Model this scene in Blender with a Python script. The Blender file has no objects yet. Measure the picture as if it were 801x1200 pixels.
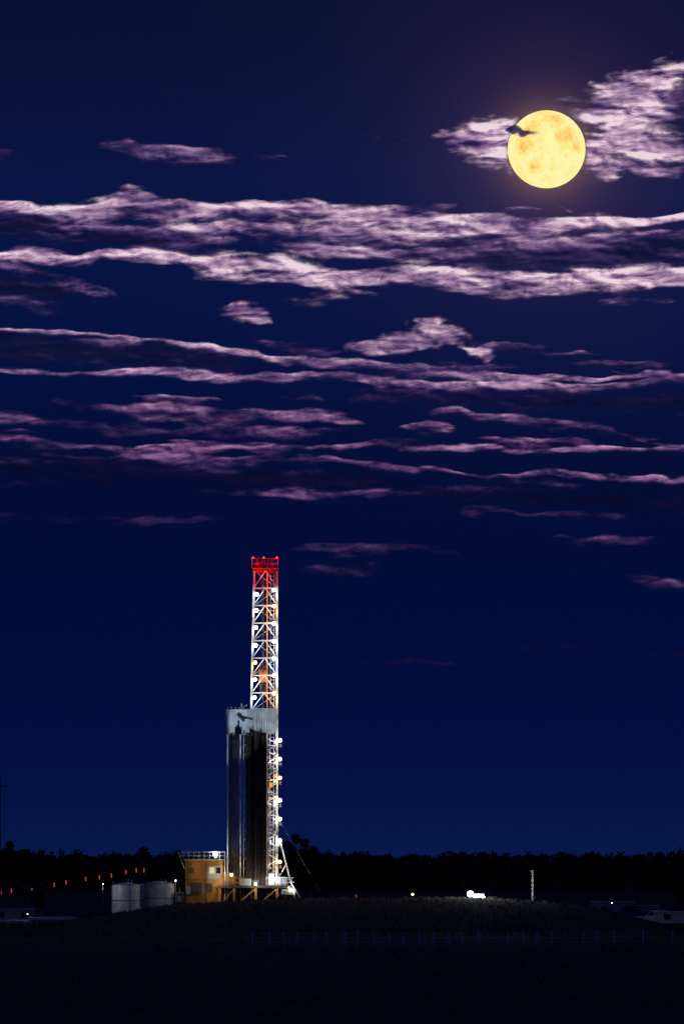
import bpy, math, random
import numpy as np
from mathutils import Vector, noise as mn
random.seed(7); np.random.seed(7)
sc=bpy.context.scene
CAMZ=8.0
def X(px,d=1000): return (px-400.5)*d/10000.0
def Z(py,d=1000): return CAMZ+(1010-py)*d/10000.0
def lin(r,g,b):
    f=lambda c:(c/255/12.92) if c/255<=0.04045 else ((c/255+0.055)/1.055)**2.4
    return (f(r),f(g),f(b),1)
# ---------------------------------------------------------------- materials
def pmat(name,col,rough=0.6,metal=0.0,var=0.25,scale=2.0,bump=0.0,col2=None):
    m=bpy.data.materials.new(name); m.use_nodes=True
    nt=m.node_tree; N=nt.nodes; L=nt.links
    b=N['Principled BSDF']
    tc=N.new('ShaderNodeTexCoord'); no=N.new('ShaderNodeTexNoise')
    no.inputs['Scale'].default_value=scale; no.inputs['Detail'].default_value=6
    L.new(tc.outputs['Object'],no.inputs['Vector'])
    r=N.new('ShaderNodeValToRGB')
    c2=col2 if col2 else tuple(c*(1-var) for c in col[:3])
    r.color_ramp.elements[0].position=0.35; r.color_ramp.elements[1].position=0.65
    r.color_ramp.elements[0].color=(*c2[:3],1); r.color_ramp.elements[1].color=(*col[:3],1)
    L.new(no.outputs['Fac'],r.inputs['Fac']); L.new(r.outputs['Color'],b.inputs['Base Color'])
    b.inputs['Roughness'].default_value=rough; b.inputs['Metallic'].default_value=metal
    if bump:
        bu=N.new('ShaderNodeBump'); bu.inputs['Strength'].default_value=bump
        L.new(no.outputs['Fac'],bu.inputs['Height']); L.new(bu.outputs['Normal'],b.inputs['Normal'])
    return m
def emat(name,col,st):
    m=bpy.data.materials.new(name); m.use_nodes=True
    nt=m.node_tree; nt.nodes.clear()
    e=nt.nodes.new('ShaderNodeEmission'); o=nt.nodes.new('ShaderNodeOutputMaterial')
    e.inputs['Color'].default_value=(*col[:3],1); e.inputs['Strength'].default_value=st
    nt.links.new(e.outputs[0],o.inputs[0]); m.cycles.emission_sampling='NONE'; return m
WHITE=pmat('mast_white_paint',(0.70,0.70,0.68),0.45,var=0.55,scale=1.2)
RED=pmat('red_paint',(0.60,0.03,0.03),0.45,var=0.5,scale=3)
ORANGE=pmat('orange_paint',(0.65,0.20,0.03),0.5,var=0.3)
YELLOW=pmat('ochre_cladding',(0.55,0.25,0.03),0.55,var=0.5,scale=0.9)
GALV=pmat('galvanised_panel',(0.42,0.46,0.50),0.4,0.3,var=0.25,scale=1.5)
PANEL=pmat('wind_wall_panel',(0.42,0.50,0.58),0.5,0.0,var=0.5,scale=0.8)
DARK=pmat('drill_pipe_steel',(0.055,0.035,0.025),0.45,0.4,var=0.7,scale=3)
STEEL=pmat('dark_steel',(0.10,0.10,0.11),0.5,0.4,var=0.4)
TANK=pmat('tank_grey_paint',(0.45,0.46,0.46),0.45,var=0.4,scale=1.0)
GLASS=pmat('dark_glass',(0.02,0.025,0.03),0.08,var=0.1)
RUB=pmat('tyre_rubber',(0.02,0.02,0.02),0.8)
WOOD=pmat('weathered_wood',(0.12,0.09,0.06),0.8)
BARK=pmat('bark',(0.06,0.045,0.035),0.9)
LEAF=pmat('foliage',(0.045,0.06,0.03),0.8,var=0.5,scale=0.6)
TRUCKP=pmat('vehicle_paint_silver',(0.35,0.38,0.42),0.3,0.4,var=0.1)
TRUCKD=pmat('vehicle_paint_blue',(0.05,0.09,0.2),0.3,0.3,var=0.1)
CLAD=pmat('trailer_cladding',(0.35,0.38,0.40),0.6,var=0.2)
E_W=emat('lamp_white',(1.0,0.95,0.85),14)
E_B=emat('lamp_cool',(0.55,0.75,1.0),14)
E_O=emat('lamp_warm',(1.0,0.5,0.15),10)
E_R=emat('lamp_red',(1.0,0.03,0.03),5)
E_RD=emat('lamp_red_dim',(1.0,0.06,0.05),0.7)
E_BIG=emat('flood_lamp',(0.85,0.93,1.0),60)
E_WIN=emat('lit_window',(1.0,0.75,0.4),0.8)
# ---------------------------------------------------------------- mesh builder
class MB:
    def __init__(s): s.v=[];s.f=[];s.m=[];s.mats=[]
    def mi(s,mat):
        if mat not in s.mats: s.mats.append(mat)
        return s.mats.index(mat)
    def add(s,v,f,mat):
        o=len(s.v); s.v+= [tuple(p) for p in v]; i=s.mi(mat)
        for q in f: s.f.append(tuple(k+o for k in q)); s.m.append(i)
    def box(s,c,d,mat,rz=0):
        x,y,z=d[0]/2,d[1]/2,d[2]/2; ca,sa=math.cos(rz),math.sin(rz)
        vs=[]
        for a,b,e in [(-x,-y,-z),(x,-y,-z),(x,y,-z),(-x,y,-z),(-x,-y,z),(x,-y,z),(x,y,z),(-x,y,z)]:
            vs.append((c[0]+a*ca-b*sa,c[1]+a*sa+b*ca,c[2]+e))
        s.add(vs,[(0,3,2,1),(4,5,6,7),(0,1,5,4),(1,2,6,5),(2,3,7,6),(3,0,4,7)],mat)
    def beam(s,p,q,w,mat,n=4,w2=None):
        p=Vector(p);q=Vector(q);d=(q-p)
        if d.length<1e-6:return
        d.normalize(); u=Vector((0,0,1)) if abs(d.z)<0.9 else Vector((0,1,0))
        a=d.cross(u).normalized(); b=d.cross(a).normalized()
        w2=w if w2 is None else w2
        r1=w/2*(1.414 if n==4 else 1); r2=w2/2*(1.414 if n==4 else 1); off=math.pi/4 if n==4 else 0
        vs=[];
        for c,r in((p,r1),(q,r2)):
            for k in range(n):
                t=off+2*math.pi*k/n; vs.append(c+a*math.cos(t)*r+b*math.sin(t)*r)
        fs=[(k,(k+1)%n,n+(k+1)%n,n+k) for k in range(n)]+[tuple(range(n-1,-1,-1)),tuple(range(n,2*n))]
        s.add(vs,fs,mat)
    def sphere(s,c,r,mat,n=8,m=5):
        vs=[(c[0],c[1],c[2]+r)]
        for i in range(1,m):
            t=math.pi*i/m
            for k in range(n):
                p=2*math.pi*k/n; vs.append((c[0]+r*math.sin(t)*math.cos(p),c[1]+r*math.sin(t)*math.sin(p),c[2]+r*math.cos(t)))
        vs.append((c[0],c[1],c[2]-r)); fs=[]
        for k in range(n): fs.append((0,1+k,1+(k+1)%n))
        for i in range(m-2):
            for k in range(n):
                a=1+i*n+k;b=1+i*n+(k+1)%n; fs.append((a,a+n,b+n,b))
        e=len(vs)-1;o=1+(m-2)*n
        for k in range(n): fs.append((e,o+(k+1)%n,o+k))
        s.add(vs,fs,mat)
    def prism(s,prof,y0,y1,mat,place):
        n=len(prof); vs=[place(a,y0,b) for a,b in prof]+[place(a,y1,b) for a,b in prof]
        fs=[(k,(k+1)%n,n+(k+1)%n,n+k) for k in range(n)]+[tuple(range(n-1,-1,-1)),tuple(range(n,2*n))]
        s.add(vs,fs,mat)
    def obj(s,name,parent=None,loc=(0,0,0)):
        me=bpy.data.meshes.new(name); L=Vector(loc)
        if parent is None:
            me.from_pydata([tuple(Vector(p)-L) for p in s.v],[],s.f)
        else: me.from_pydata(s.v,[],s.f)
        for m in s.mats: me.materials.append(m)
        me.polygons.foreach_set('material_index',s.m); me.update()
        o=bpy.data.objects.new(name,me); sc.collection.objects.link(o)
        if parent is not None:
            o.parent=parent; o.location=-Vector(parent.location)
        else: o.location=L
        return o
def empty(name,loc):
    e=bpy.data.objects.new(name,None); e.location=loc; sc.collection.objects.link(e); return e
def light(name,kind,loc,power,col,parent=None,target=None,angle=60,size=0.15):
    l=bpy.data.lights.new(name,kind); l.energy=power; l.color=col
    l.shadow_soft_size=size
    o=bpy.data.objects.new(name,l); sc.collection.objects.link(o)
    if kind=='SPOT': l.spot_size=math.radians(angle); l.spot_blend=0.4
    if target is not None:
        o.rotation_euler=(Vector(target)-Vector(loc)).to_track_quat('-Z','Y').to_euler()
    o.location=Vector(loc)-(Vector(parent.location) if parent else Vector((0,0,0)))
    if parent: o.parent=parent
    return o
# ---------------------------------------------------------------- ground
def sst(a,b,x):
    t=min(1,max(0,(x-a)/(b-a))); return t*t*(3-2*t)
PROF_X=[-60,-42,-34,-29,-19,-10,0,16,24,29,34.5,38,46]
PROF_Z=[0,0.15,0.7,1.7,3.15,3.75,3.97,3.97,3.4,2.7,1.3,0.3,0]
def gz(x,y):
    crest=float(np.interp(x,PROF_X,PROF_Z))
    m=crest*sst(890,958,y)*(1-0.28*sst(965,985,y))*(1-sst(1040,1120,y))
    n=0.10*mn.noise(Vector((x*0.12,y*0.05,1)))+0.05*mn.noise(Vector((x*0.5,y*0.2,4)))
    far=1.5*mn.noise(Vector((x*0.002,y*0.002,9)))*sst(1500,3000,y)
    return m+n*(1 if y<1500 else 0.3)+far
def axis(segs):
    r=[]
    for a,b,n in segs: r+=list(np.linspace(a,b,n,endpoint=False))
    r.append(segs[-1][1]); return r
xs=axis([(-15000,-1500,10),(-1500,-120,20),(-120,-60,24),(-60,60,160),(60,120,24),(120,1500,20),(1500,15000,10)])
ys=axis([(-500,350,12),(350,860,70),(860,1000,90),(1000,1130,40),(1130,3000,40),(3000,45000,30)])
v=[(x,y,gz(x,y)) for y in ys for x in xs]; W=len(xs)
f=[(j*W+i,j*W+i+1,(j+1)*W+i+1,(j+1)*W+i) for j in range(len(ys)-1) for i in range(W-1)]
me=bpy.data.meshes.new('ground'); me.from_pydata(v,[],f); me.update()
me.polygons.foreach_set('use_smooth',[True]*len(f))
g=bpy.data.objects.new('ground',me); sc.collection.objects.link(g)
gm=bpy.data.materials.new('night_field'); gm.use_nodes=True
N=gm.node_tree.nodes;L=gm.node_tree.links;b=N['Principled BSDF']
tc=N.new('ShaderNodeTexCoord'); mp=N.new('ShaderNodeMapping'); mp.inputs['Scale'].default_value=(0.25,0.04,1)
n1=N.new('ShaderNodeTexNoise'); n1.inputs['Scale'].default_value=1; n1.inputs['Detail'].default_value=10; n1.inputs['Roughness'].default_value=0.7
r=N.new('ShaderNodeValToRGB'); r.color_ramp.elements[0].position=0.35; r.color_ramp.elements[1].position=0.7
r.color_ramp.elements[0].color=(0.018,0.018,0.007,1); r.color_ramp.elements[1].color=(0.09,0.07,0.025,1)
L.new(tc.outputs['Object'],mp.inputs['Vector']);L.new(mp.outputs[0],n1.inputs['Vector']);L.new(n1.outputs['Fac'],r.inputs['Fac']);L.new(r.outputs[0],b.inputs['Base Color'])
b.inputs['Roughness'].default_value=0.95
b.inputs['Specular IOR Level'].default_value=0.1
bu=N.new('ShaderNodeBump'); bu.inputs['Strength'].default_value=0.6; bu.inputs['Distance'].default_value=0.3
L.new(n1.outputs['Fac'],bu.inputs['Height']); L.new(bu.outputs[0],b.inputs['Normal'])
me.materials.append(gm)
# grass along mound and field
GR=pmat('dry_grass',(0.07,0.065,0.035),0.9,var=0.5,scale=0.5)
B=MB()
for i in range(18000):
    if i<11000: y=random.uniform(900,985); x=random.uniform(-45,45)
    else: y=random.uniform(430,900); x=random.uniform(-42,42)*y/900
    z=gz(x,y); h=random.uniform(0.08,0.3)*(1.5 if random.random()<0.12 else 1); a=random.uniform(0,6.28); w=random.uniform(0.03,0.1)
    dx,dy=math.cos(a)*w,math.sin(a)*w
    B.add([(x-dx,y-dy,z-0.02),(x+dx,y+dy,z-0.02),(x+random.uniform(-.1,.1),y,z+h)],[(0,1,2)],GR)
B.obj('grass',loc=(0,900,0))
# ---------------------------------------------------------------- trees
def leaf(B,p,s,mat):
    a=Vector((random.gauss(0,1),random.gauss(0,1),random.gauss(0,1))).normalized()
    b=a.cross(Vector((random.random(),random.random(),1))).normalized(); p=Vector(p)
    B.add([p-a*s,p+b*s*.7,p+a*s,p-b*s*.6],[(0,1,2,3)],mat)
def tree(B,x,y,z,h,w,kind,nl,ls):
    B.beam((x,y,z-0.2),(x,y,z+h*0.9),h*0.03,BARK,5,h*0.006)
    if kind=='spruce':
        for i in range(nl):
            t=random.random()**0.75; t=1-t   # more near bottom
            hh=h*(0.1+0.9*t); lay=0.75+0.25*math.sin(hh*5/h*6)
            rr=w/2*(1-t)**0.85*lay*random.uniform(0.3,1.05)+0.05; a=random.uniform(0,6.28)
            leaf(B,(x+rr*math.cos(a),y+rr*math.sin(a),z+hh-rr*0.25),ls*(0.5+0.6*(1-t)),LEAF)
    else:
        cl=[]
        for k in range(9):
            a=random.uniform(0,6.28); t=random.uniform(0.35,0.95); rr=w/2*random.uniform(0.2,0.75)*math.sin(math.pi*min(0.95,t*0.85+0.05))
            c=(x+rr*math.cos(a),y+rr*math.sin(a),z+h*t*0.95); cl.append((c,w*random.uniform(0.14,0.26)))
            B.beam((x,y,z+h*t*0.6),c,h*0.012,BARK,4,h*0.004)
        cl.append(((x,y,z+h*0.93),w*0.15))
        for i in range(nl):
            c,rad=random.choice(cl); d=Vector((random.gauss(0,1),random.gauss(0,1),random.gauss(0,0.9))).normalized()*rad*random.random()**0.4
            leaf(B,(c[0]+d.x,c[1]+d.y,c[2]+d.z),ls,LEAF)
B=MB()
for i in range(900):
    d=random.uniform(2350,2750); x=random.uniform(-300,300)
    px=x*10000/d+400.5
    h=(10.0+1.8*mn.noise(Vector((px*0.012,3,0)))+1.2*mn.noise(Vector((px*0.05,7,0))))*random.uniform(0.88,1.1)
    h+=2.0*(d-2350)/400*0.5
    if px<180: h+=0.5
    k='spruce' if random.random()<0.3 else 'dec'
    tree(B,x,d,gz(x,d)-0.3,h,random.uniform(3,4.5) if k=='spruce' else random.uniform(5.5,8.5),k,95,0.7)
# understory to close the row
for i in range(20000):
    d=random.uniform(2350,2400); x=random.uniform(-300,300); leaf(B,(x,d,gz(x,d)+9.4*random.random()**0.8+0.8*mn.noise(Vector((x*0.1,0,0)))),1.0,LEAF)
B.obj('distant_tree_line',loc=(0,2500,0))
def one(name,px,top,d,w,kind):
    B=MB(); x=X(px,d); z=gz(x,d); h=Z(top,d)-z
    tree(B,x,d,z,h,w,kind,1900,0.24); B.obj(name,loc=(x,d,z))
for a in [(346,976,1300,5.2,'dec'),(357,982,1310,4.8,'dec'),(336,984,1320,4.4,'dec'),(367,990,1290,4,'dec'),(12,985,1350,5,'dec'),(30,995,1370,4.5,'dec'),(-4,990,1345,4.5,'dec')]:
    one('poplar_tree',*a)
for a in [(46,996,1380,2.6,'spruce'),(379,998,1340,2.4,'spruce'),(796,992,1500,3,'spruce')]:
    one('spruce_tree',*a)
# ---------------------------------------------------------------- drilling rig
Y0=1000.0
rig=empty('drilling_rig',(X(308),Y0,2.85))
# mast
B=MB()
def mastx(z):
    t=(z-Z(830))/(Z(668)-Z(830)); t=max(0,min(1,t))
    return X(294.5)+(X(298)-X(294.5))*t, X(324.5)+(X(324.5)-X(324.5))*t
yd=1.25
zt=Z(669); zb=3.2
nb=19; zsL=[zb+(zt-zb)*i/nb for i in range(nb+1)]
for i in range(nb):
    a,c=zsL[i],zsL[i+1]; la,ra=mastx(a); lc,rc=mastx(c)
    mt=WHITE
    for sx0,sx1 in((la,lc),(ra,rc)):
        for sy in(-yd,yd): B.beam((sx0,Y0+sy,a),(sx1,Y0+sy,c),0.24,mt)
    for sy in(-yd,yd):
        B.beam((la,Y0+sy,a),(ra,Y0+sy,a),0.11,mt)
        if sy>0 or a>Z(835):
            m_=(lc+rc)/2; ma=(la+ra)/2
            if sy<0:   # K-bracing like a derrick
                B.beam((la,Y0+sy,a),(m_,Y0+sy,c),0.10,mt); B.beam((ra,Y0+sy,a),(m_,Y0+sy,c),0.10,mt)
            elif i%2: B.beam((la,Y0+sy,a),(rc,Y0+sy,c),0.08,mt)
            else: B.beam((ra,Y0+sy,a),(lc,Y0+sy,c),0.08,mt)
    for sx0,sx1 in((la,lc),(ra,rc)):
        B.beam((sx0,Y0-yd,a),(sx0,Y0+yd,a),0.10,mt)
        B.beam((sx0,Y0-yd if i%2 else Y0+yd,a),(sx1,Y0+yd if i%2 else Y0-yd,c),0.09,mt)
B.obj('mast_lattice',rig)
# ladder, guide rail, hoses, travelling block
B=MB()
xo=X(313)
B.beam((xo,Y0-0.9,5),(xo,Y0-0.9,Z(672)),0.17,ORANGE); B.beam((xo-0.45,Y0+0.6,5),(xo-0.45,Y0+0.6,Z(672)),0.08,STEEL)
for k in range(6):
    B.beam((X(306)+k*0.07,Y0,Z(790)),(X(306)+k*0.07,Y0,Z(672)),0.03,STEEL,6)
for s in(-0.22,0.22): B.beam((X(319)+s,Y0-0.7,5),(X(319)+s,Y0-0.7,Z(672)),0.05,WHITE)
z=5
while z<Z(674): B.beam((X(319)-.22,Y0-.7,z),(X(319)+.22,Y0-.7,z),0.035,WHITE); z+=0.45
B.obj('ladder_and_guide_rail',rig)
B=MB(); zc=Z(800)
B.box((X(308),Y0,zc+0.8),(0.9,0.6,1.6),ORANGE)
for s in(-.3,0,.3): B.beam((X(308)+s-0.06,Y0-.1,zc+1.8),(X(308)+s+0.06,Y0-.1,zc+1.8),1.1,STEEL,16)
B.box((X(308),Y0,zc-0.9),(0.8,0.8,1.5),STEEL); B.beam((X(308),Y0,zc-1.6),(X(308),Y0,5.6),0.16,STEEL,8)
B.obj('travelling_block_and_top_drive',rig)
# crown
B=MB(); xl,xr=X(295.5),X(325.5); z0=Z(668)
B.box(((xl+xr)/2,Y0,z0+0.1),(xr-xl+0.1,3.0,0.2),RED)
for x in np.linspace(xl,xr,6):
    for sy in(-1.5,1.5): B.beam((x,Y0+sy,z0+0.2),(x,Y0+sy,z0+1.3),0.06,RED)
for hz in(0.7,1.3):
    for sy in(-1.5,1.5): B.beam((xl,Y0+sy,z0+hz),(xr,Y0+sy,z0+hz),0.07,RED)
    for x in(xl,xr): B.beam((x,Y0-1.5,z0+hz),(x,Y0+1.5,z0+hz),0.07,RED)
for s in(-.8,-.4,0,.4,.8): B.beam((X(310)+s-0.08,Y0,z0+.65),(X(310)+s+0.08,Y0,z0+.65),1.0,RED,16)
B.box((X(310),Y0,z0-0.2),(2.5,2.2,0.3),RED)
B.box((X(302),Y0-0.6,z0+0.5),(0.5,0.6,0.7),RED)
for x in(xl+0.1,X(309),xr-0.1):
    B.sphere((x,Y0-1.6,z0+1.4),0.10,E_R); B.beam((x,Y0-1.6,z0+1.2),(x,Y0-1.6,z0+1.32),0.06,STEEL)
B.obj('crown_block',rig)
for x in(xl-0.3,xr+0.3): light('crown_red_light','POINT',(x,Y0-2.4,z0+1.2),150,(1,0.03,0.04),rig)
light('crown_red_light','POINT',(X(310),Y0-2.2,z0-1.0),120,(1,0.08,0.06),rig)
light('crown_red_light','POINT',(X(310),Y0-0.2,z0-2.0),60,(1,0.12,0.08),rig)
# monkey board with wind walls
B=MB()
PL=(X(265.5),Y0+0.2); PC=(X(298),Y0-2.6); PR=(X(323.5),Y0-1.5); 
zt_,zb_=Z(832),Z(861)
def panel(a,c,z0,z1,n,mat):
    a=Vector((*a,0));c=Vector((*c,0)); d=(c-a); nn=Vector((d.y,-d.x,0)).normalized()
    vs=[];fs=[]
    for i in range(n*4+1):
        p=a+d*(i/(n*4)); o=nn*(0.05 if i%4 in(1,2) else 0)
        vs+= [(p.x+o.x,p.y+o.y,z0),(p.x+o.x,p.y+o.y,z1)]
    for i in range(n*4): fs.append((2*i,2*i+2,2*i+3,2*i+1))
    B.add(vs,fs,mat)
    for zz in(z0,z1): B.beam((a.x+nn.x*.06,a.y+nn.y*.06,zz),(c.x+nn.x*.06,c.y+nn.y*.06,zz),0.10,GALV)
panel(PL,PC,zb_,zt_,11,PANEL); panel(PC,PR,zb_+0.25,zt_+0.1,9,PANEL)
BL=(X(272),Y0+2.6); BR=(X(323.5),Y0+1.6)
panel(BL,PL,zb_,zt_,6,PANEL)
for p in(PL,PC,PR): B.beam((p[0],p[1],zb_-0.2),(p[0],p[1],zt_+0.15),0.13,GALV)
B.add([(PL[0],PL[1],zb_+.3),(PC[0],PC[1],zb_+.3),(PR[0],PR[1],zb_+.3),(BR[0],BR[1],zb_+.3),(BL[0],BL[1],zb_+.3)],[(0,1,2,3,4)],STEEL)
for t in np.linspace(0.05,0.6,5):
    x=PL[0]+(PC[0]-PL[0])*t;y=PL[1]+(PC[1]-PL[1])*t; B.beam((x,y,zt_),(x,y,zt_+0.3),0.05,WHITE)
B.beam((X(281),Y0-1,zt_+0.1),(X(289),Y0-1.4,zt_+0.5),0.12,WHITE)
B.beam((X(283),Y0-1,zt_),(X(283),Y0-1,zt_+0.7),0.07,WHITE)
# brace and hatch, standing proud of the left panel
nx,ny=-0.65,-0.76
def onp(t,z,off): return (PL[0]+(PC[0]-PL[0])*t+nx*off,PL[1]+(PC[1]-PL[1])*t+ny*off,z)
B.beam(onp(0.55,zt_-0.9,.12),onp(0.95,zt_-1.2,.12),0.08,STEEL)
B.beam(onp(0.42,zt_-0.55,.14),onp(0.66,zt_-1.35,.14),0.22,STEEL)
B.obj('monkey_board_wind_wall',rig)
# racked pipe
B=MB()
ztp=Z(863)
for i in range(13):
    for j in range(5):
        if j==0 and i in(4,9): continue
        x=X(289.5)+i*0.185+random.uniform(-.03,.03); y=Y0-3.1+j*0.22+random.uniform(-.03,.03)
        B.beam((x,y,4.6),(x+random.uniform(-.04,.04),y,ztp+random.uniform(0.0,0.5)),0.15,DARK,7)
for i in range(6):
    for j in range(3):
        x=X(270)+i*0.19; y=Y0-1.6+j*0.22
        B.beam((x,y,4.6),(x,y,ztp+random.uniform(0,0.5)),0.13,DARK,7)
B.obj('racked_drill_pipe',rig)
B=MB()
for px,y,w,m in((267,-1.9,0.15,GALV),(282,-1.9,0.15,WHITE),(269,-0.6,0.1,STEEL),(285.8,-2.6,0.08,WHITE),(313,-2.2,0.14,WHITE),(300,-3.35,0.05,STEEL)):
    B.beam((X(px),Y0+y,3.5),(X(px),Y0+y,zb_),w,m)
for z in np.arange(5.5,23,3.3): B.beam((X(267),Y0-1.95,z),(X(282),Y0-1.95,z),0.06,STEEL)
for z in np.arange(6,22,1.1): B.beam((X(285.8),Y0-2.6,z),(X(288),Y0-2.6,z+0.3),0.05,WHITE)
B.obj('racking_support_columns',rig)
# mast lamps
B=MB(); k=0
def lampfix(x,y,z,mat,sgn):
    B.beam((x-sgn*0.3,y,z),(x,y,z),0.06,STEEL); B.box((x,y,z+0.22),(0.42,0.36,0.08),STEEL); B.sphere((x,y,z),0.21,mat)
for z in [Z(q) for q in (697,716,736,757,777,797,818)]:
    l_,r_=mastx(z)
    for sx,sg in((l_+0.35,1),(r_-0.35,-1)):
        mt,cl=((E_W,(1,0.93,0.82)) if k%3 else (E_B,(0.6,0.8,1.0)))
        if k%5==3: mt,cl=E_O,(1,0.6,0.3)
        lampfix(sx,Y0-1.6,z+(0.5 if sg<0 else 0),mt,sg)
        light('mast_lamp','POINT',(sx,Y0-1.9,z-0.2),(50 if k<2 else 85),cl,rig); k+=1
for q in (868,890,912,938,960,985,1010,1030):
    z=Z(q); sx=X(328.0)
    mt,cl=((E_O,(1,0.7,0.4)) if k%4==0 else (E_W,(1,0.93,0.8)))
    lampfix(sx,Y0-1.7,z,mt,1); B.box((X(328.5),Y0-1.2,z-0.6),(0.3,0.4,0.4),STEEL)
    light('mast_lamp','POINT',(sx-0.4,Y0-2.3,z-0.1),110,cl,rig); k+=1
for q in (880,930,975):
    light('mast_lamp','POINT',(X(317),Y0-0.3,Z(q)),110,(1,0.8,0.55),rig)
B.obj('mast_lamp_fixtures',rig)
# hoses and junk on lower right mast
B=MB()
for k in range(34):
    z=random.uniform(5,22.5); x=X(random.uniform(314,327)); 
    B.box((x,Y0-1.6+random.uniform(-.2,.2),z),(random.uniform(.12,.4),.2,random.uniform(.15,.7)),random.choice([WHITE,GALV,STEEL,STEEL,YELLOW]))
for px in(315,320,323): B.beam((X(px),Y0-1.8,4),(X(px)+.1,Y0-1.6,22.5),0.07,random.choice([WHITE,GALV]),6)
for z in np.arange(4.5,22,1.5):
    B.beam((X(313),Y0-1.45,z),(X(325),Y0-1.45,z+(0.75)),0.09,WHITE); B.beam((X(325),Y0-1.45,z+.75),(X(313),Y0-1.45,z+1.5),0.09,WHITE)
B.obj('standpipe_and_brackets',rig)
# substructure
B=MB(); fz=Z(1039)
B.box((X(300),Y0,fz),(9.0,8,0.3),STEEL)
for x in (X(258),X(275),X(300),X(325),X(343)):
    for y in(-3.8,3.8): B.beam((x,Y0+y,2.6),(x,Y0+y,fz),0.3,YELLOW)
for a,c in((258,275),(275,300),(300,325),(325,343)):
    B.beam((X(a),Y0-3.85,2.8),(X(c),Y0-3.85,fz-.2),0.16,YELLOW)
for hz in(0.5,1.05):
    B.beam((X(256),Y0-3.9,fz+hz),(X(286),Y0-3.9,fz+hz),0.06,YELLOW); B.beam((X(312),Y0-3.9,fz+hz),(X(345),Y0-3.9,fz+hz),0.06,WHITE)
for px in list(range(256,288,5))+list(range(312,347,5)): B.beam((X(px),Y0-3.9,fz),(X(px),Y0-3.9,fz+1.1),0.06,YELLOW if px<290 else WHITE)
B.box((X(268),Y0-1.0,fz+0.9),(1.4,1.6,1.5),YELLOW); B.box((X(289),Y0-3.3,fz+0.5),(1.2,0.8,0.9),GALV)
B.box((X(330),Y0-3,fz+0.6),(1.1,0.8,1.1),GALV); B.box((X(318),Y0-3.2,fz+0.8),(0.6,0.6,1.4),WHITE)
B.beam((X(296),Y0-3.2,fz+0.6),(X(304),Y0-3.2,fz+0.6),0.7,STEEL,14)
B.box((X(338),Y0-3.9,fz-0.6),(1.6,0.5,0.6),WHITE)
for y in(-2.6,2.6):
    B.beam((X(328),Y0+y*0.5,Z(985)),(X(348),Y0+y,2.8),0.17,WHITE)
B.beam((X(336),Y0-1.9,Z(1012)),(X(327),Y0-1.4,Z(1028)),0.1,WHITE)
for s in(0,0.9):
    B.beam((X(338),Y0-4.4-s,fz),(X(352),Y0-4.4-s,2.8),0.14,YELLOW)
    B.beam((X(338),Y0-4.4-s,fz+1),(X(352),Y0-4.4-s,3.8),0.06,WHITE)
for t in np.linspace(0,1,11): B.box((X(338)+1.4*t,Y0-4.85,fz+(2.8-fz)*t),(0.25,0.9,0.05),STEEL)
B.obj('substructure_and_drill_floor',rig)
# guy lines
B=MB()
for dy in(-3,3):
    B.beam((X(327),Y0+dy*.4,Z(960)),(X(384),Y0+dy,2.9),0.03,STEEL,5)
B.obj('guy_lines',rig)
# doghouse
B=MB(); dx0,dx1=X(217.5),X(261.5); dz1=Z(1008); dz0=2.8; yy=Y0-3.2
B.box(((dx0+dx1)/2,yy+1.3,(dz0+dz1)/2),(dx1-dx0,2.6,dz1-dz0),YELLOW)
for x in np.arange(dx0+0.12,X(242),0.24): B.box((x,yy-0.02,(dz0+dz1)/2),(0.1,0.06,dz1-dz0-0.2),YELLOW)
B.box(((dx0+dx1)/2,yy+1.3,dz1+0.06),(dx1-dx0+0.3,2.9,0.12),GALV)
B.box((X(252),yy-0.04,Z(1022)),(1.5,0.08,1.5),CLAD); B.box((X(249),yy-0.085,Z(1020)),(0.55,0.03,0.7),E_WIN); B.box((X(256.5),yy-0.085,Z(1020)),(0.5,0.03,0.7),GLASS)
B.box((X(257),yy-0.06,Z(1041)),(0.8,0.08,1.5),ORANGE); B.box((X(246),yy-0.07,Z(1040)),(0.7,0.08,1.0),STEEL)
B.box((X(225),yy-0.07,Z(1020)),(0.5,0.04,0.6),STEEL)
B.box((X(232),yy-0.25,Z(1040)),(1.1,0.4,1.2),STEEL); B.box((X(221.5),yy-0.2,Z(1043)),(0.5,0.3,0.9),GALV)
B.beam((X(242),yy-0.06,dz0+.2),(X(242),yy-.06,dz1-.1),0.12,STEEL); B.beam((X(218),yy-0.08,Z(1031)),(X(242),yy-.08,Z(1031)),0.08,STEEL)
for px in range(216,266,6): B.beam((X(px),yy-0.1,dz1+.1),(X(px),yy-0.1,dz1+0.95),0.05,WHITE)
for hz in(0.5,0.95): B.beam((X(213),yy-0.1,dz1+hz),(X(265),yy-0.1,dz1+hz),0.055,WHITE)
B.beam((X(210),yy-0.2,Z(999)),(X(217),yy-0.2,Z(1018)),0.1,WHITE)
B.beam((X(264),yy,dz0),(X(264),yy,Z(1003)),0.12,WHITE)
B.beam((X(253),yy+0.3,dz1),(X(253),yy+0.3,Z(1002)),0.07,STEEL); B.box((X(253),yy+0.2,Z(998.6)),(0.5,0.3,0.1),STEEL); B.sphere((X(253),yy+0.0,Z(1001.5)),0.26,E_BIG)
B.obj('doghouse',rig)
light('doghouse_roof_lamp','POINT',(X(253),yy-0.3,Z(998)),160,(0.8,0.92,1),rig)
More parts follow.
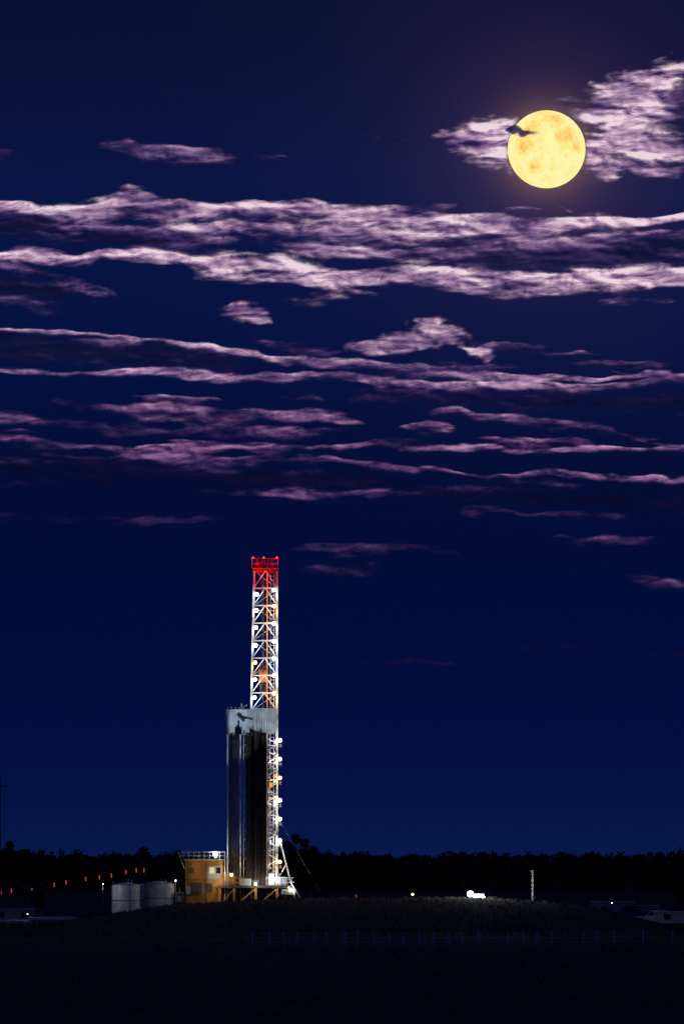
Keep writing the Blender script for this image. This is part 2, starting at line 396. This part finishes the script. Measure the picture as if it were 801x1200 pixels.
for px,py,dy,P,c in((233,1012,-5.5,22,(1,0.75,0.4)),(256,1030,-5.2,100,(1,0.85,0.6)),(272,1022,-4.0,90,(1,0.8,0.5)),(300,1033,-4.8,110,(1,0.85,0.65)),(322,1028,-4.6,130,(0.9,0.95,1)),(341,1040,-5.5,120,(0.95,0.97,1))):
    light('floor_lamp','POINT',(X(px),Y0+dy,Z(py)),P,c,rig)
B=MB()
for px,py,dy in((272,1025,-3.95),(300,1036,-3.9),(322,1031,-3.95),(341,1043,-4.2)):
    B.sphere((X(px),Y0+dy,Z(py)),0.15,E_W); B.beam((X(px),Y0+dy+.1,fz),(X(px),Y0+dy+.1,Z(py)),0.05,STEEL)
B.obj('floor_lamp_fixtures',rig)
# ---------------------------------------------------------------- tanks
def tank(px,r,top,y):
    B=MB(); x=X(px,y); z0=gz(x,y)-0.05; z1=Z(top,y)
    B.beam((x,y,z0),(x,y,z1),2*r,TANK,32); B.beam((x,y,z1),(x,y,z1+0.25),2*r-0.02,TANK,32,0.5)
    for zz in(z0+0.2,(z0+z1)/2,z1-0.05): B.beam((x,y,zz),(x,y,zz+0.08),2*r+0.08,STEEL,32)
    for s in(-.2,.2): B.beam((x+s+r*.3,y-r,z0),(x+s+r*.3,y-r,z1+0.6),0.05,WHITE)
    z=z0
    while z<z1: B.beam((x-.2+r*.3,y-r,z),(x+.2+r*.3,y-r,z),0.04,WHITE); z+=0.35
    for a in np.linspace(0,6.28,13): B.beam((x+(r-.1)*math.cos(a),y+(r-.1)*math.sin(a),z1),(x+(r-.1)*math.cos(a),y+(r-.1)*math.sin(a),z1+0.35),0.04,STEEL)
    B.beam((x-.5*r,y-.8*r,z0),(x-.5*r,y-.8*r-.5,z0+.5),0.2,STEEL,10)
    B.obj('storage_tank',loc=(x,y,z0))
tank(148,1.65,1036.5,992); tank(187,1.75,1035,994); tank(168,1.5,1038,1000)
B=MB(); x=X(212); 
B.box((x,994,3.4),(0.9,1.6,1.9),STEEL); B.box((x,993.1,3.7),(0.5,.05,.6),GALV); B.beam((x,994,4.3),(x,994,5.1),0.1,WHITE); B.box((x,994,4.4),(1,1.7,.1),GALV)
B.obj('control_cabinet',loc=(x,994,2.6))
light('tank_yard_lamp','POINT',(X(124),989,5.0),130,(0.85,0.93,1))
light('tank_yard_lamp','POINT',(X(206),988,5.6),55,(0.9,0.95,1))
def yard_lamp(px,y,py,mat,rad=0.1,name='yard_lamp_post'):
    B=MB(); x=X(px,y); z0=gz(x,y); z1=Z(py,y)
    if z1<z0+.5:z1=z0+.5
    B.beam((x,y,z0-.1),(x,y,z1),0.09,STEEL); B.box((x,y-.05,z1+rad+0.04),(0.3,0.35,0.06),STEEL); B.sphere((x,y-.05,z1),rad,mat); B.box((x,y,z0+.05),(.5,.5,.1),STEEL)
    return B.obj(name,loc=(x,y,z0))
yard_lamp(206,989.5,1032,E_W,0.07); yard_lamp(121,989,1036,E_W,0.05)
yard_lamp(483,1000,1048,E_O,0.13); yard_lamp(417,1002,1050,E_RD,0.09)
light('yard_glow','POINT',(X(483),998,4.6),20,(1,0.6,0.3))
light('rig_flood','SPOT',(X(124),988.5,5.2),30000,(0.85,0.93,1),None,(X(296),Y0-2,Z(838)),15)
# red lights
for px,py in((2,1046),(14,1044),(26,1041),(38,1041),(50,1038),(64,1037),(78,1034),(101,1030),(117,1028),(131,1026),(148,1022),(160,1020),(169,1020)):
    d=1500; B=MB(); x=X(px,d); z=Z(py,d); B.beam((x,d,-.2),(x,d,z-.25),0.07,STEEL); B.beam((x,d,z-.36),(x,d,z+.36),0.16,E_RD,6); B.box((x,d,z+.4),(.28,.28,.08),STEEL)
    B.obj('red_marker_light',loc=(x,d,0))
# ---------------------------------------------------------------- portable light tower
lt=empty('portable_light_tower',(X(558),972,3.6)); B=MB(); x0=X(558,972); yL=972; z0=gz(x0,yL)-0.2
B.box((x0,yL,z0+0.6),(1.7,1.1,0.55),STEEL); B.box((x0,yL,z0+0.9),(1.75,1.15,0.05),STEEL)
for s in(-.55,.55): B.beam((x0+s-0.0,yL-.7,z0+.3),(x0+s,yL-.55,z0+.3),0.6,RUB,16)
B.beam((x0+1,yL,z0+.35),(x0+2,yL,z0+.3),0.1,STEEL)
for s in(-.9,.9): B.beam((x0+s,yL-.6,z0),(x0+s,yL-.6,z0+.5),0.08,STEEL)
B.obj('generator_trailer',lt)
B=MB()
B.beam((x0-.6,yL,z0+.9),(x0-.6,yL,Z(1045,yL)),0.12,STEEL); B.beam((x0+.6,yL,z0+.9),(x0+.6,yL,Z(1051,yL)),0.1,STEEL)
heads=[(550.5,1047.5,E_B,0.36),(558.5,1053,E_BIG,0.46),(565.5,1052.5,E_BIG,0.26),(571,1054.5,E_O,0.26)]
for px,py,mt,rr in heads:
    c=(X(px,yL-.9),yL-.9,Z(py,yL-.9)); B.sphere(c,rr,mt,14,9); B.box((c[0],c[1]+.5,c[2]),(.5,.12,.4),STEEL); B.beam((c[0],c[1]+.5,c[2]),(x0-.6,yL,z0+1.2),0.07,STEEL)
B.obj('lamp_heads',lt)
light('tower_flood','POINT',(X(557,969),960,z0+2.2),1100,(0.9,0.95,1),lt)
light('tower_flood_warm','POINT',(X(580,969),968,z0+1.2),160,(1,0.6,0.3),lt)
light('rig_flood','SPOT',(X(557,969),969,z0+1.6),40000,(0.9,0.95,1),lt,(X(305),Y0-2,Z(828)),10)
# white vent stack
B=MB(); d=1003; x=X(623.3,d); z0=gz(x,d)
B.beam((x,d,z0),(x,d,Z(1020,d)),0.26,WHITE,12,0.22); B.box((x,d,z0+.1),(.8,.8,.2),STEEL); B.beam((x-.25,d,Z(1021,d)),(x+.12,d,Z(1020,d)),0.18,WHITE,8)
B.beam((x,d-.18,z0+1.2),(x+.3,d-.2,z0+1.2),.1,STEEL); B.obj('vent_stack',loc=(x,d,z0))
light('stack_lamp','POINT',(x-0.9,d-2.5,z0+2.6),130,(0.85,1,0.85))
# pole left edge
B=MB(); d=1200; x=X(0.5,d)
B.beam((x,d,-.3),(x,d,Z(908,d)),0.42,STEEL,8,0.2); B.beam((x-1.0,d,Z(922,d)),(x+1.0,d,Z(922,d)),0.14,WOOD)
for s in(-.9,0,.9): B.beam((x+s,d,Z(922,d)),(x+s,d,Z(922,d)+.35),0.1,GLASS,8)
B.obj('utility_pole',loc=(x,d,0))
# fence
B=MB(); d=820; pxs=np.arange(297,800,17.5); FM=pmat('galvanised_fence',(0.78,0.80,0.84),0.5,0.0,var=0.2)
pts=[]
for i,px in enumerate(pxs):
    if 12<i<99 and random.random()<0.12: continue
    dd=d+4*math.sin(px*0.01); x=X(px+random.uniform(-2,2),dd); z=gz(x,dd); lean=random.uniform(-.05,.05)
    B.beam((x,dd,z-.2),(x+lean,dd,z+random.uniform(1.25,1.45)),0.14,FM,6); pts.append((x,dd,z))
for a,c in zip(pts[:-1],pts[1:]):
    for h in(0.35,0.75,1.15): B.beam((a[0],a[1]-.06,a[2]+h),(c[0],c[1]-.06,c[2]+h),0.03,FM,4)
B.obj('wire_fence',loc=(0,d,0))
# ---------------------------------------------------------------- vehicles & trailers
def pickup(px,y,paint,rz):
    x=X(px,y); z=gz(x,y); e=empty('parked_pickup_truck',(x,y,z)); ca,sa=math.cos(rz),math.sin(rz)
    P=lambda a,b,c:(x+a*ca-b*sa,y+a*sa+b*ca,z+c)
    B=MB(); B.prism([(-2.8,.45),(2.8,.45),(2.85,.95),(2.7,1.1),(1.4,1.2),(.7,1.85),(-.9,1.88),(-1.1,1.2),(-2.8,1.2)],-.95,.95,paint,P)
    B.prism([(1.2,1.23),(.68,1.78),(-.8,1.8),(-.95,1.23)],-.97,.97,GLASS,P)
    for a in(-1.8,1.85):
        for s in(-.98,.98): B.beam(P(a,s-.1,.4),P(a,s+.1,.4),.8,RUB,18)
    for s in(-.7,.7): B.beam(P(2.82,s,.85),P(2.9,s,.85),.25,GLASS,8)
    B.beam(P(2.85,-.9,.5),P(2.85,.9,.5),.16,STEEL); B.obj('body_and_wheels',e)
def trailer(px,y,w,h,win,rz=0,dep=3):
    x=X(px,y); z=gz(x,y); e=empty('site_office_trailer',(x,y,z)); B=MB()
    B.box((x,y,z+.5+h/2),(w,dep,h),CLAD,rz); B.box((x,y,z+.56+h),(w+.3,dep+.3,.12),GALV,rz)
    for s in(-.35,.35): B.box((x+w*s,y,z+.25),(.4,dep-.3,.5),STEEL,rz)
    n=int(w//2)
    for k in range(n):
        xx=x-w/2+(k+.6)*w/n; B.box((xx,y-dep/2-.02,z+.5+h*.6),(.75,.06,.65),E_WIN if k in win else GLASS); B.box((xx,y-dep/2-.01,z+.5+h*.6-.4),(.9,.08,.06),WHITE)
    B.box((x+w/2-.6,y-dep/2-.02,z+.5+h*.42),(.85,.06,h*.8),STEEL); B.box((x+w/2-.6,y-dep/2-.5,z+.35),(1,.9,.1),STEEL)
    B.obj('trailer_shell',e)
trailer(716,1120,5.5,2.2,()); trailer(752,1125,4.2,1.7,()); trailer(790,1010,5,1.3,())
pickup(735,1060,TRUCKD,0.2); pickup(770,1040,TRUCKP,2.9)
pickup(60,1010,TRUCKD,0.1); trailer(14,1030,5.5,1.6,()); pickup(700,1110,TRUCKP,3.0)
light('right_yard_light','POINT',(X(725,1075),1072,5.0),90,(0.6,0.85,1)); light('left_yard_light','POINT',(X(30),999,2.6),16,(0.75,0.95,0.95))
yard_lamp(716,1068,1058,E_B,0.05); yard_lamp(33,1003,1071,E_W,0.05); yard_lamp(757,1043,1073,E_O,0.05)
for px in(10,64):
    B=MB(); y=1000 ; x=X(px,y); z=gz(x,y)
    for s in(-2,0,2): B.box((x+s,y,z+.3),(.2,2,.6),YELLOW)
    for k in range(9):
        for r_ in range(2): B.beam((x-2.9,y-.9+k*.22,z+.68+r_*.2),(x+2.9,y-.9+k*.22,z+.68+r_*.2),.18,GALV,7)
    B.obj('pipe_rack',loc=(x,y,z))
# ---------------------------------------------------------------- moon
md=60000.0; mx,mz=X(640.5,md),Z(173.5,md); mr=45.7/10000*md
bpy.ops.mesh.primitive_uv_sphere_add(segments=96,ring_count=64,radius=mr,location=(mx,md,mz))
moon=bpy.context.object; moon.name='moon'
for p in moon.data.polygons: p.use_smooth=True
m=bpy.data.materials.new('moon_surface'); m.use_nodes=True; nt=m.node_tree; N=nt.nodes;L=nt.links; N.clear()
def mk(nt):
    def M(op,a,b=None,c=None,clamp=False):
        n=nt.nodes.new('ShaderNodeMath'); n.operation=op; n.use_clamp=clamp
        for i,q in enumerate((a,b,c)):
            if q is None: continue
            if isinstance(q,(int,float)): n.inputs[i].default_value=q
            else: nt.links.new(q,n.inputs[i])
        return n.outputs[0]
    return M
M=mk(nt)
tc=N.new('ShaderNodeTexCoord'); vm=N.new('ShaderNodeVectorMath'); vm.operation='SCALE'; vm.inputs['Scale'].default_value=1/mr
L.new(tc.outputs['Object'],vm.inputs[0]); P=vm.outputs[0]
def noi(sc_,det,ro=0.55,off=(0,0,0)):
    mp=N.new('ShaderNodeMapping'); mp.inputs['Location'].default_value=off; L.new(P,mp.inputs[0])
    n=N.new('ShaderNodeTexNoise'); n.inputs['Scale'].default_value=sc_; n.inputs['Detail'].default_value=det; n.inputs['Roughness'].default_value=ro; n.inputs['Distortion'].default_value=0.3
    L.new(mp.outputs[0],n.inputs['Vector']); return n.outputs['Fac']
big=noi(1.9,5,0.6,(3.1,0.4,1.7)); fine=noi(9,6,0.6)
def blob(cx,cz,r):
    d=N.new('ShaderNodeVectorMath'); d.operation='DISTANCE'; d.inputs[1].default_value=(cx,-math.sqrt(max(0,1-cx*cx-cz*cz)),cz); L.new(P,d.inputs[0])
    return M('MULTIPLY_ADD',M('DIVIDE',d.outputs['Value'],r),-1,1,clamp=True)
mar=None
for a in((-0.62,-0.05,.4),(-0.45,0.45,.35),(0.2,0.75,.4),(0.55,0.35,.35),(0.75,0.0,.28),(0.3,0.25,.25),(-0.35,-0.5,.3)):
    o=blob(*a); mar=o if mar is None else M('MAXIMUM',mar,o)
t=M('ADD',M('MULTIPLY',M('SUBTRACT',big,0.5),1.5),M('MULTIPLY',mar,0.75)); t=M('ADD',t,M('MULTIPLY',M('SUBTRACT',fine,0.5),1.4))
rr=N.new('ShaderNodeValToRGB'); e=rr.color_ramp.elements; e[0].position=0.0; e[0].color=lin(255,240,165); e[1].position=0.85; e[1].color=lin(234,178,86)
e2=rr.color_ramp.elements.new(0.3); e2.color=lin(255,224,132)
L.new(t,rr.inputs['Fac'])
em=N.new('ShaderNodeEmission'); em.inputs['Strength'].default_value=1.05; out=N.new('ShaderNodeOutputMaterial')
L.new(rr.outputs[0],em.inputs[0]); L.new(em.outputs[0],out.inputs[0]); moon.data.materials.append(m)
# ---------------------------------------------------------------- clouds
CD=30000.0
gx=np.arange(-300,1103,3.0); gy=np.arange(-100,830,1.7)
GX,GY=np.meshgrid(gx,gy)
w1=np.empty(GX.shape); w2=np.empty(GX.shape); w3=np.empty(GX.shape); w4=np.empty(GX.shape)
for j,yy_ in enumerate(gy):
    for i,xx in enumerate(gx):
        w1[j,i]=mn.fractal(Vector((xx/110,yy_/40,0.3)),0.8,2.1,3); w2[j,i]=mn.noise(Vector((xx/26,yy_/11,5.3))); w3[j,i]=mn.fractal(Vector((xx/34,yy_/24,8.3)),0.7,2.1,3); w4[j,i]=mn.noise(Vector((xx/75,yy_/16,2.2)))
WY=GY+w1*6+w2*2.5
cov=np.zeros(GX.shape); bs=np.zeros(GX.shape); ws=np.full(GX.shape,1e-4)
S=[
([(80,174,3),(150,165,6),(200,172,8),(300,178,4)],1.05,.40),([(-100,168,4),(0,172,5),(60,176,4)],.7,.2),([(290,178,3),(335,180,3)],.8,.25),
([(-300,240,4),(0,237,3),(60,240,5),(110,240,8),(150,230,11),(200,236,12),(260,242,10),(350,240,9),(450,246,8),(550,256,8),(620,264,8),(700,258,5),(760,254,3),(800,252,3),(1000,250,4)],1.15,.74),
([(160,262,7),(260,260,9),(340,264,9),(420,270,9),(480,272,11),(540,268,9),(600,274,7),(690,272,5)],1.0,.68),
([(300,285,5),(420,290,7),(480,296,6),(560,292,7),(640,286,5),(760,270,4),(900,262,4)],.9,.54),
([(-300,298,4),(0,298,4),(100,300,5),(160,294,6),(230,304,7),(300,308,10),(370,318,12),(450,318,10),(560,324,9),(650,322,10),(740,318,12),(800,318,11),(1100,315,9)],1.12,.84),
([(-300,258,12),(0,262,14),(120,268,16),(220,278,12),(300,292,6)],1.1,.10),([(520,304,8),(600,298,11),(680,292,14),(800,285,16),(1100,280,16)],1.2,.13),
([(-200,290,6),(0,308,4),(60,322,5),(110,338,6),(155,352,5)],.85,.34),([(-100,342,4),(0,346,4),(50,352,6),(110,358,5)],.85,.28),([(-200,330,14),(0,330,16),(120,344,8)],.9,.08),
([(-300,382,1.6),(0,384,1.6),(100,388,1.6),(190,396,2),(250,407,2.5),(330,419,3.5),(400,424,5.5),(500,430,5.5),(600,438,4),(700,440,3),(760,436,3),(800,444,3),(1000,446,4)],1.15,.58),
([(385,408,4),(430,402,7),(480,404,8),(500,392,9),(530,400,7),(548,404,5)],.9,.56),
([(-200,430,3),(0,432,3),(80,436,3),(180,434,3),(250,438,4),(330,442,4),(400,440,5),(480,448,5),(560,450,4),(625,446,4),(660,452,3),(740,448,5),(800,440,4),(1000,440,4)],.98,.50),
([(-200,390,14),(0,404,16),(200,416,13),(330,432,6)],.95,.09),([(380,462,6),(520,466,8),(700,472,10),(1000,470,10)],.9,.10),
([(30,466,3),(120,474,4),(240,478,5),(320,482,5),(380,478,4),(432,492,4)],.85,.36),([(365,480,3),(400,490,4),(430,496,3)],1.0,.46),([(465,500,3),(500,494,6),(535,502,4)],1.0,.45),
([(480,478,3),(560,486,4),(640,492,4),(700,500,4),(760,514,3),(800,518,3),(1000,520,4)],.85,.42),([(-200,486,4),(0,490,5),(150,498,6),(300,500,6),(440,505,4)],.75,.24),
([(-200,512,3),(0,515,3),(70,520,4),(160,524,5),(260,520,4),(400,523,3),(440,518,3),(520,524,3),(600,528,3),(700,525,3),(800,522,3),(1000,520,3)],.95,.44),
([(100,530,3),(200,536,4),(380,538,4),(480,546,3),(540,552,3),(572,561,3),(640,552,2.5),(700,556,2.2),(800,562,2.2),(1000,566,3)],1.0,.42),
([(-200,545,18),(0,545,18),(300,560,14),(520,575,12),(800,590,14),(1000,600,10)],.8,.05),
([(262,574,2),(340,578,4),(420,577,3),(510,579,2.5)],.95,.36),([(560,560,3),(660,566,3),(700,562,3)],.6,.2),
([(510,600,2.5),(600,599,3),(680,603,3),(765,607,3)],.85,.20),([(-100,606,4),(0,606,4),(150,612,4),(300,606,3)],.65,.12),
([(310,640,3),(400,646,5),(470,640,5),(555,650,4)],.9,.20),([(320,660,4),(400,668,5),(490,662,4)],.75,.15),
([(625,630,3),(720,632,4),(800,634,3)],.75,.18),([(725,676,3),(770,680,4),(850,684,4)],.9,.22),([(560,762,3),(640,756,4),(720,762,4),(820,768,4),(900,768,4)],.7,.11),([(370,778,3),(480,774,4),(560,780,3)],.6,.09),([(380,150,3),(450,160,4),(520,175,3)],.6,.12),
]
rs=random.Random(21)
for k in range(72):   # thin wisps between the main layers
    reg=rs.choice([(228,330,.40),(225,300,.36),(230,320,.4),(395,455,.28),(395,460,.3),(465,560,.26),(470,550,.28),(300,360,.14),(560,600,.13)])
    y=rs.uniform(reg[0],reg[1]); x=rs.uniform(-120,820); Lh=rs.uniform(50,190); sl=rs.uniform(-3,9)*Lh/150
    S.append(([(x-Lh/2,y-sl,1.3),(x-Lh*.1,y+rs.uniform(-3,3),rs.uniform(1.8,4.2)),(x+Lh*.25,y+sl*.4+rs.uniform(-3,3),rs.uniform(1.5,3.4)),(x+Lh/2,y+sl,1.2)],rs.uniform(.6,.95),reg[2]*rs.uniform(.6,1.35)))
def addc(c,bri):
    global cov,bs,ws
    b0=bri if np.isscalar(bri) else float(np.max(bri))
    cov=np.maximum(cov,c); wgt=c**2*(0.3 if b0<0.15 else 1); bs=bs+wgt*bri; ws=ws+wgt
for pts,s,bri in S:
    px=[p[0] for p in pts]; yc=np.interp(GX,px,[p[1] for p in pts]); h=np.interp(GX,px,[p[2] for p in pts])
    x0,x1=px[0],px[-1]; fl=min(80,(x1-x0)*0.4)
    fd=np.clip((GX-x0+10)/fl,0,1)*np.clip((x1-GX+10)/fl,0,1); fd=fd*fd*(3-2*fd)
    if bri<0.15: d=(WY-yc)/(h*1.3); addc(s*fd*np.exp(-d*d),bri)
    else:
        h=h*np.clip(1+0.9*w4,0.45,1.7)
        d=WY-yc; d=np.where(d<0,d/(h*0.85),d/(h*2.1))
        addc(s*fd*np.exp(-d*d),bri*np.clip(1.02-0.33*d,0.45,1.3))  # lit upper rim painted in: streaks brighter on top, dimmer below
PX=GX+w3*16+w2*4; PY=GY+w1*7+w3*9
def puff(lst):
    for cx,cy,rx,ry,s,bri in lst:
        d2=((PX-cx)/(rx*1.25))**2+((PY-cy)/(ry*1.25))**2; addc(s*np.exp(-d2),bri)
puff((
 (545,160,26,13,1.2,.62),(578,158,28,20,1.35,.84),(600,170,16,18,1.25,.74),(565,182,22,7,.8,.4),(668,122,18,8,.9,.34),
 (706,130,22,20,1.2,.56),(698,172,28,24,1.25,.68),(728,150,30,26,1.35,.88),(745,112,34,20,1.3,.86),(735,92,20,10,1.1,.66),(765,96,26,14,1.2,.74),(792,90,22,14,1.3,.92),(830,84,40,16,1.1,.8),
 (768,132,26,10,1.2,.32),(800,122,26,15,1.1,.18),(760,172,40,16,1.3,.82),(800,176,40,13,1.2,.66),(735,196,60,8,.9,.36),(860,170,50,16,1.1,.5),
 (284,366,22,9,1.1,.54),(300,372,12,6,1.0,.42),(505,384,18,9,1.15,.62),(475,398,22,8,1.0,.52),(525,400,22,8,1.0,.54),(565,409,16,6,1.15,.6),(575,418,9,4,1.0,.45),(412,404,16,7,.9,.4)))
# thin cloud opens up in front of the moon disc, one wisp crosses its upper left limb
dm=np.hypot(GX-640.5,GY-173.5); cov=cov*np.clip((dm-43)/7,0,1)
d2=((PX-606)/19)**2+((PY-154)/4.2)**2; c=1.7*np.exp(-d2); k_=(c>cov); cov=np.maximum(cov,c)
bri=bs/ws; bri=np.where(k_,0.18+0*bri,bri); bri=bri*(1+0.2*np.exp(-(dm/130)**2))
H,Wn=GX.shape
vx=X(GX,CD); vz=Z(GY,CD)
co=np.stack([vx,np.full(vx.shape,CD),vz],-1).reshape(-1,3)
idx=np.arange(H*Wn).reshape(H,Wn)
fa=np.stack([idx[1:,:-1],idx[1:,1:],idx[:-1,1:],idx[:-1,:-1]],-1).reshape(-1,4)
me=bpy.data.meshes.new('clouds'); me.from_pydata(co.tolist(),[],fa.tolist()); me.update()
for nm,ar in(('cov',cov),('bri',bri)):
    at=me.attributes.new(nm,'FLOAT','POINT'); at.data.foreach_set('value',ar.reshape(-1).astype(np.float32))
cl=bpy.data.objects.new('clouds',me); sc.collection.objects.link(cl)
m=bpy.data.materials.new('cloud_painted_moonlight'); m.use_nodes=True; nt=m.node_tree; N=nt.nodes;L=nt.links; N.clear(); M=mk(nt)
ac=N.new('ShaderNodeAttribute'); ac.attribute_name='cov'; ab=N.new('ShaderNodeAttribute'); ab.attribute_name='bri'
tc=N.new('ShaderNodeTexCoord')
def cn(sx,sz,off,det=9,ro=0.62,dist=0.7):
    mp=N.new('ShaderNodeMapping'); k=10000/CD; mp.inputs['Scale'].default_value=(k/sx,0,k/sz); mp.inputs['Location'].default_value=off
    L.new(tc.outputs['Object'],mp.inputs[0]); n=N.new('ShaderNodeTexNoise'); n.inputs['Scale'].default_value=1; n.inputs['Detail'].default_value=det; n.inputs['Roughness'].default_value=ro; n.inputs['Distortion'].default_value=dist
    L.new(mp.outputs[0],n.inputs['Vector']); return n.outputs['Fac']
nA=cn(44,15,(0,0,0),6,0.58,0.25); nB=cn(44,15,(0.10,0,0.28),6,0.58,0.25)
nC=cn(130,22,(5,3,2),4,0.55,0.4)
nF=cn(16,6,(1,3,7),4,0.6,0.2)
def c2(a,k): return M('MULTIPLY',M('SUBTRACT',a,0.5),k)
nz_=M('ADD',c2(nA,2.5),M('ADD',c2(nC,2.0),c2(nF,0.8)))
cv=ac.outputs['Fac']
d=M('ADD',M('MULTIPLY_ADD',cv,1.45,-0.50),M('MULTIPLY',nz_,M('MINIMUM',M('MULTIPLY',cv,1.7),0.85)))
def sm(a,lo,hi):
    n=N.new('ShaderNodeMapRange'); n.interpolation_type='SMOOTHSTEP'; n.inputs[1].default_value=lo; n.inputs[2].default_value=hi; L.new(a,n.inputs[0]); return n.outputs[0]
alpha=M('MULTIPLY',sm(d,-0.14,0.95),0.97)
lit=M('MULTIPLY_ADD',M('SUBTRACT',nA,nB),2.8,0.5,clamp=True)  # moon-side relief shading painted into the cloud emission colour
mod=M('MULTIPLY_ADD',c2(nC,3.0),1.0,0.86); mod=M('MINIMUM',M('MAXIMUM',mod,0.25),1.25)
br=M('MULTIPLY',M('MULTIPLY',ab.outputs['Fac'],mod),M('MULTIPLY_ADD',lit,1.25,0.36))
rr=N.new('ShaderNodeValToRGB'); e=rr.color_ramp.elements
e[0].position=0; e[0].color=lin(6,10,38); e[1].position=1; e[1].color=lin(240,220,226)
for p,c in((.10,(19,21,58)),(.24,(60,46,92)),(.42,(116,88,130)),(.65,(172,140,170)),(.85,(212,184,202))): q=e.new(p); q.color=lin(*c)
L.new(br,rr.inputs['Fac'])
# lower, more distant clouds are redder
sx_=N.new('ShaderNodeSeparateXYZ'); L.new(tc.outputs['Object'],sx_.inputs[0])
hz=sm(sx_.outputs['Z'],Z(540,CD),Z(400,CD))
tint=N.new('ShaderNodeMix'); tint.data_type='RGBA'; L.new(hz,tint.inputs[0]); tint.inputs[6].default_value=(1.0,0.74,0.92,1); tint.inputs[7].default_value=(1,0.96,1,1)
mul=N.new('ShaderNodeMix'); mul.data_type='RGBA'; mul.blend_type='MULTIPLY'; mul.inputs[0].default_value=1; L.new(rr.outputs[0],mul.inputs[6]); L.new(tint.outputs[2],mul.inputs[7])
em=N.new('ShaderNodeEmission'); L.new(mul.outputs[2],em.inputs[0]); tr=N.new('ShaderNodeBsdfTransparent'); mx_=N.new('ShaderNodeMixShader'); out=N.new('ShaderNodeOutputMaterial')
L.new(alpha,mx_.inputs[0]);L.new(tr.outputs[0],mx_.inputs[1]);L.new(em.outputs[0],mx_.inputs[2]);L.new(mx_.outputs[0],out.inputs[0])
m.cycles.emission_sampling='NONE'
me.materials.append(m)
# ---------------------------------------------------------------- world
w=bpy.data.worlds.new('World'); sc.world=w; w.use_nodes=True; nt=w.node_tree; N=nt.nodes;L=nt.links; N.clear(); M=mk(nt)
tc=N.new('ShaderNodeTexCoord'); nz=N.new('ShaderNodeVectorMath'); nz.operation='NORMALIZE'; L.new(tc.outputs['Generated'],nz.inputs[0])
sp=N.new('ShaderNodeSeparateXYZ'); L.new(nz.outputs[0],sp.inputs[0])
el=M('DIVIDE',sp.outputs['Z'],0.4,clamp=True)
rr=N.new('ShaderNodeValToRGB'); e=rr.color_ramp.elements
e[0].position=0; e[0].color=lin(7,26,74); e[1].position=1; e[1].color=lin(16,30,84)  # end stop: overhead sky, out of view, brightened to light fence and ground
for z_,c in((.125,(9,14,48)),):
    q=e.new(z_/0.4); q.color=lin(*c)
for py,c in((960,(5,20,68)),(850,(3,15,62)),(700,(2,13,57)),(560,(3,13,54)),(400,(5,18,64)),(220,(9,21,68)),(60,(10,16,54))):
    q=e.new((1010-py)/10000/0.4); q.color=lin(*c)
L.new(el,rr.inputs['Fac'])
mdv=Vector((0.024,1,0.08365)).normalized()
ds=N.new('ShaderNodeVectorMath'); ds.operation='DISTANCE'; ds.inputs[1].default_value=mdv; L.new(nz.outputs[0],ds.inputs[0])
def glow(s,col):
    g_=M('POWER',math.e,M('DIVIDE',ds.outputs['Value'],-s)); v=N.new('ShaderNodeVectorMath'); v.operation='SCALE'; v.inputs[0].default_value=col; L.new(g_,v.inputs['Scale']); return v.outputs[0]
a1=N.new('ShaderNodeVectorMath'); a1.operation='ADD'; L.new(rr.outputs[0],a1.inputs[0]); L.new(glow(0.0085,(0.050,0.025,0.040)),a1.inputs[1])
a2=N.new('ShaderNodeVectorMath'); a2.operation='ADD'; L.new(a1.outputs[0],a2.inputs[0]); L.new(glow(0.0016,(1.6,0.75,0.25)),a2.inputs[1])
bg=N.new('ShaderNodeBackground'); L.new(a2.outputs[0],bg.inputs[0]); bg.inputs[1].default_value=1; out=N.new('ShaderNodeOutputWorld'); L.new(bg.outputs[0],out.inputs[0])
# moonlight
sl=bpy.data.lights.new('moonlight','SUN'); sl.energy=0.006; sl.angle=math.radians(0.5); sl.color=(1,0.9,0.7)
so=bpy.data.objects.new('moonlight',sl); so.rotation_euler=(-mdv).to_track_quat('-Z','Y').to_euler(); so.location=(0,900,60); sc.collection.objects.link(so)
# ---------------------------------------------------------------- camera
c=bpy.data.cameras.new('camera'); c.lens=300; c.sensor_width=36; c.clip_start=1; c.clip_end=120000
co_=bpy.data.objects.new('camera',c); co_.location=(0,0,CAMZ); co_.rotation_euler=(math.radians(90)+math.atan(0.041),0,0); sc.collection.objects.link(co_); sc.camera=co_
sc.view_settings.view_transform='Standard'; sc.view_settings.look='None'; sc.view_settings.exposure=0
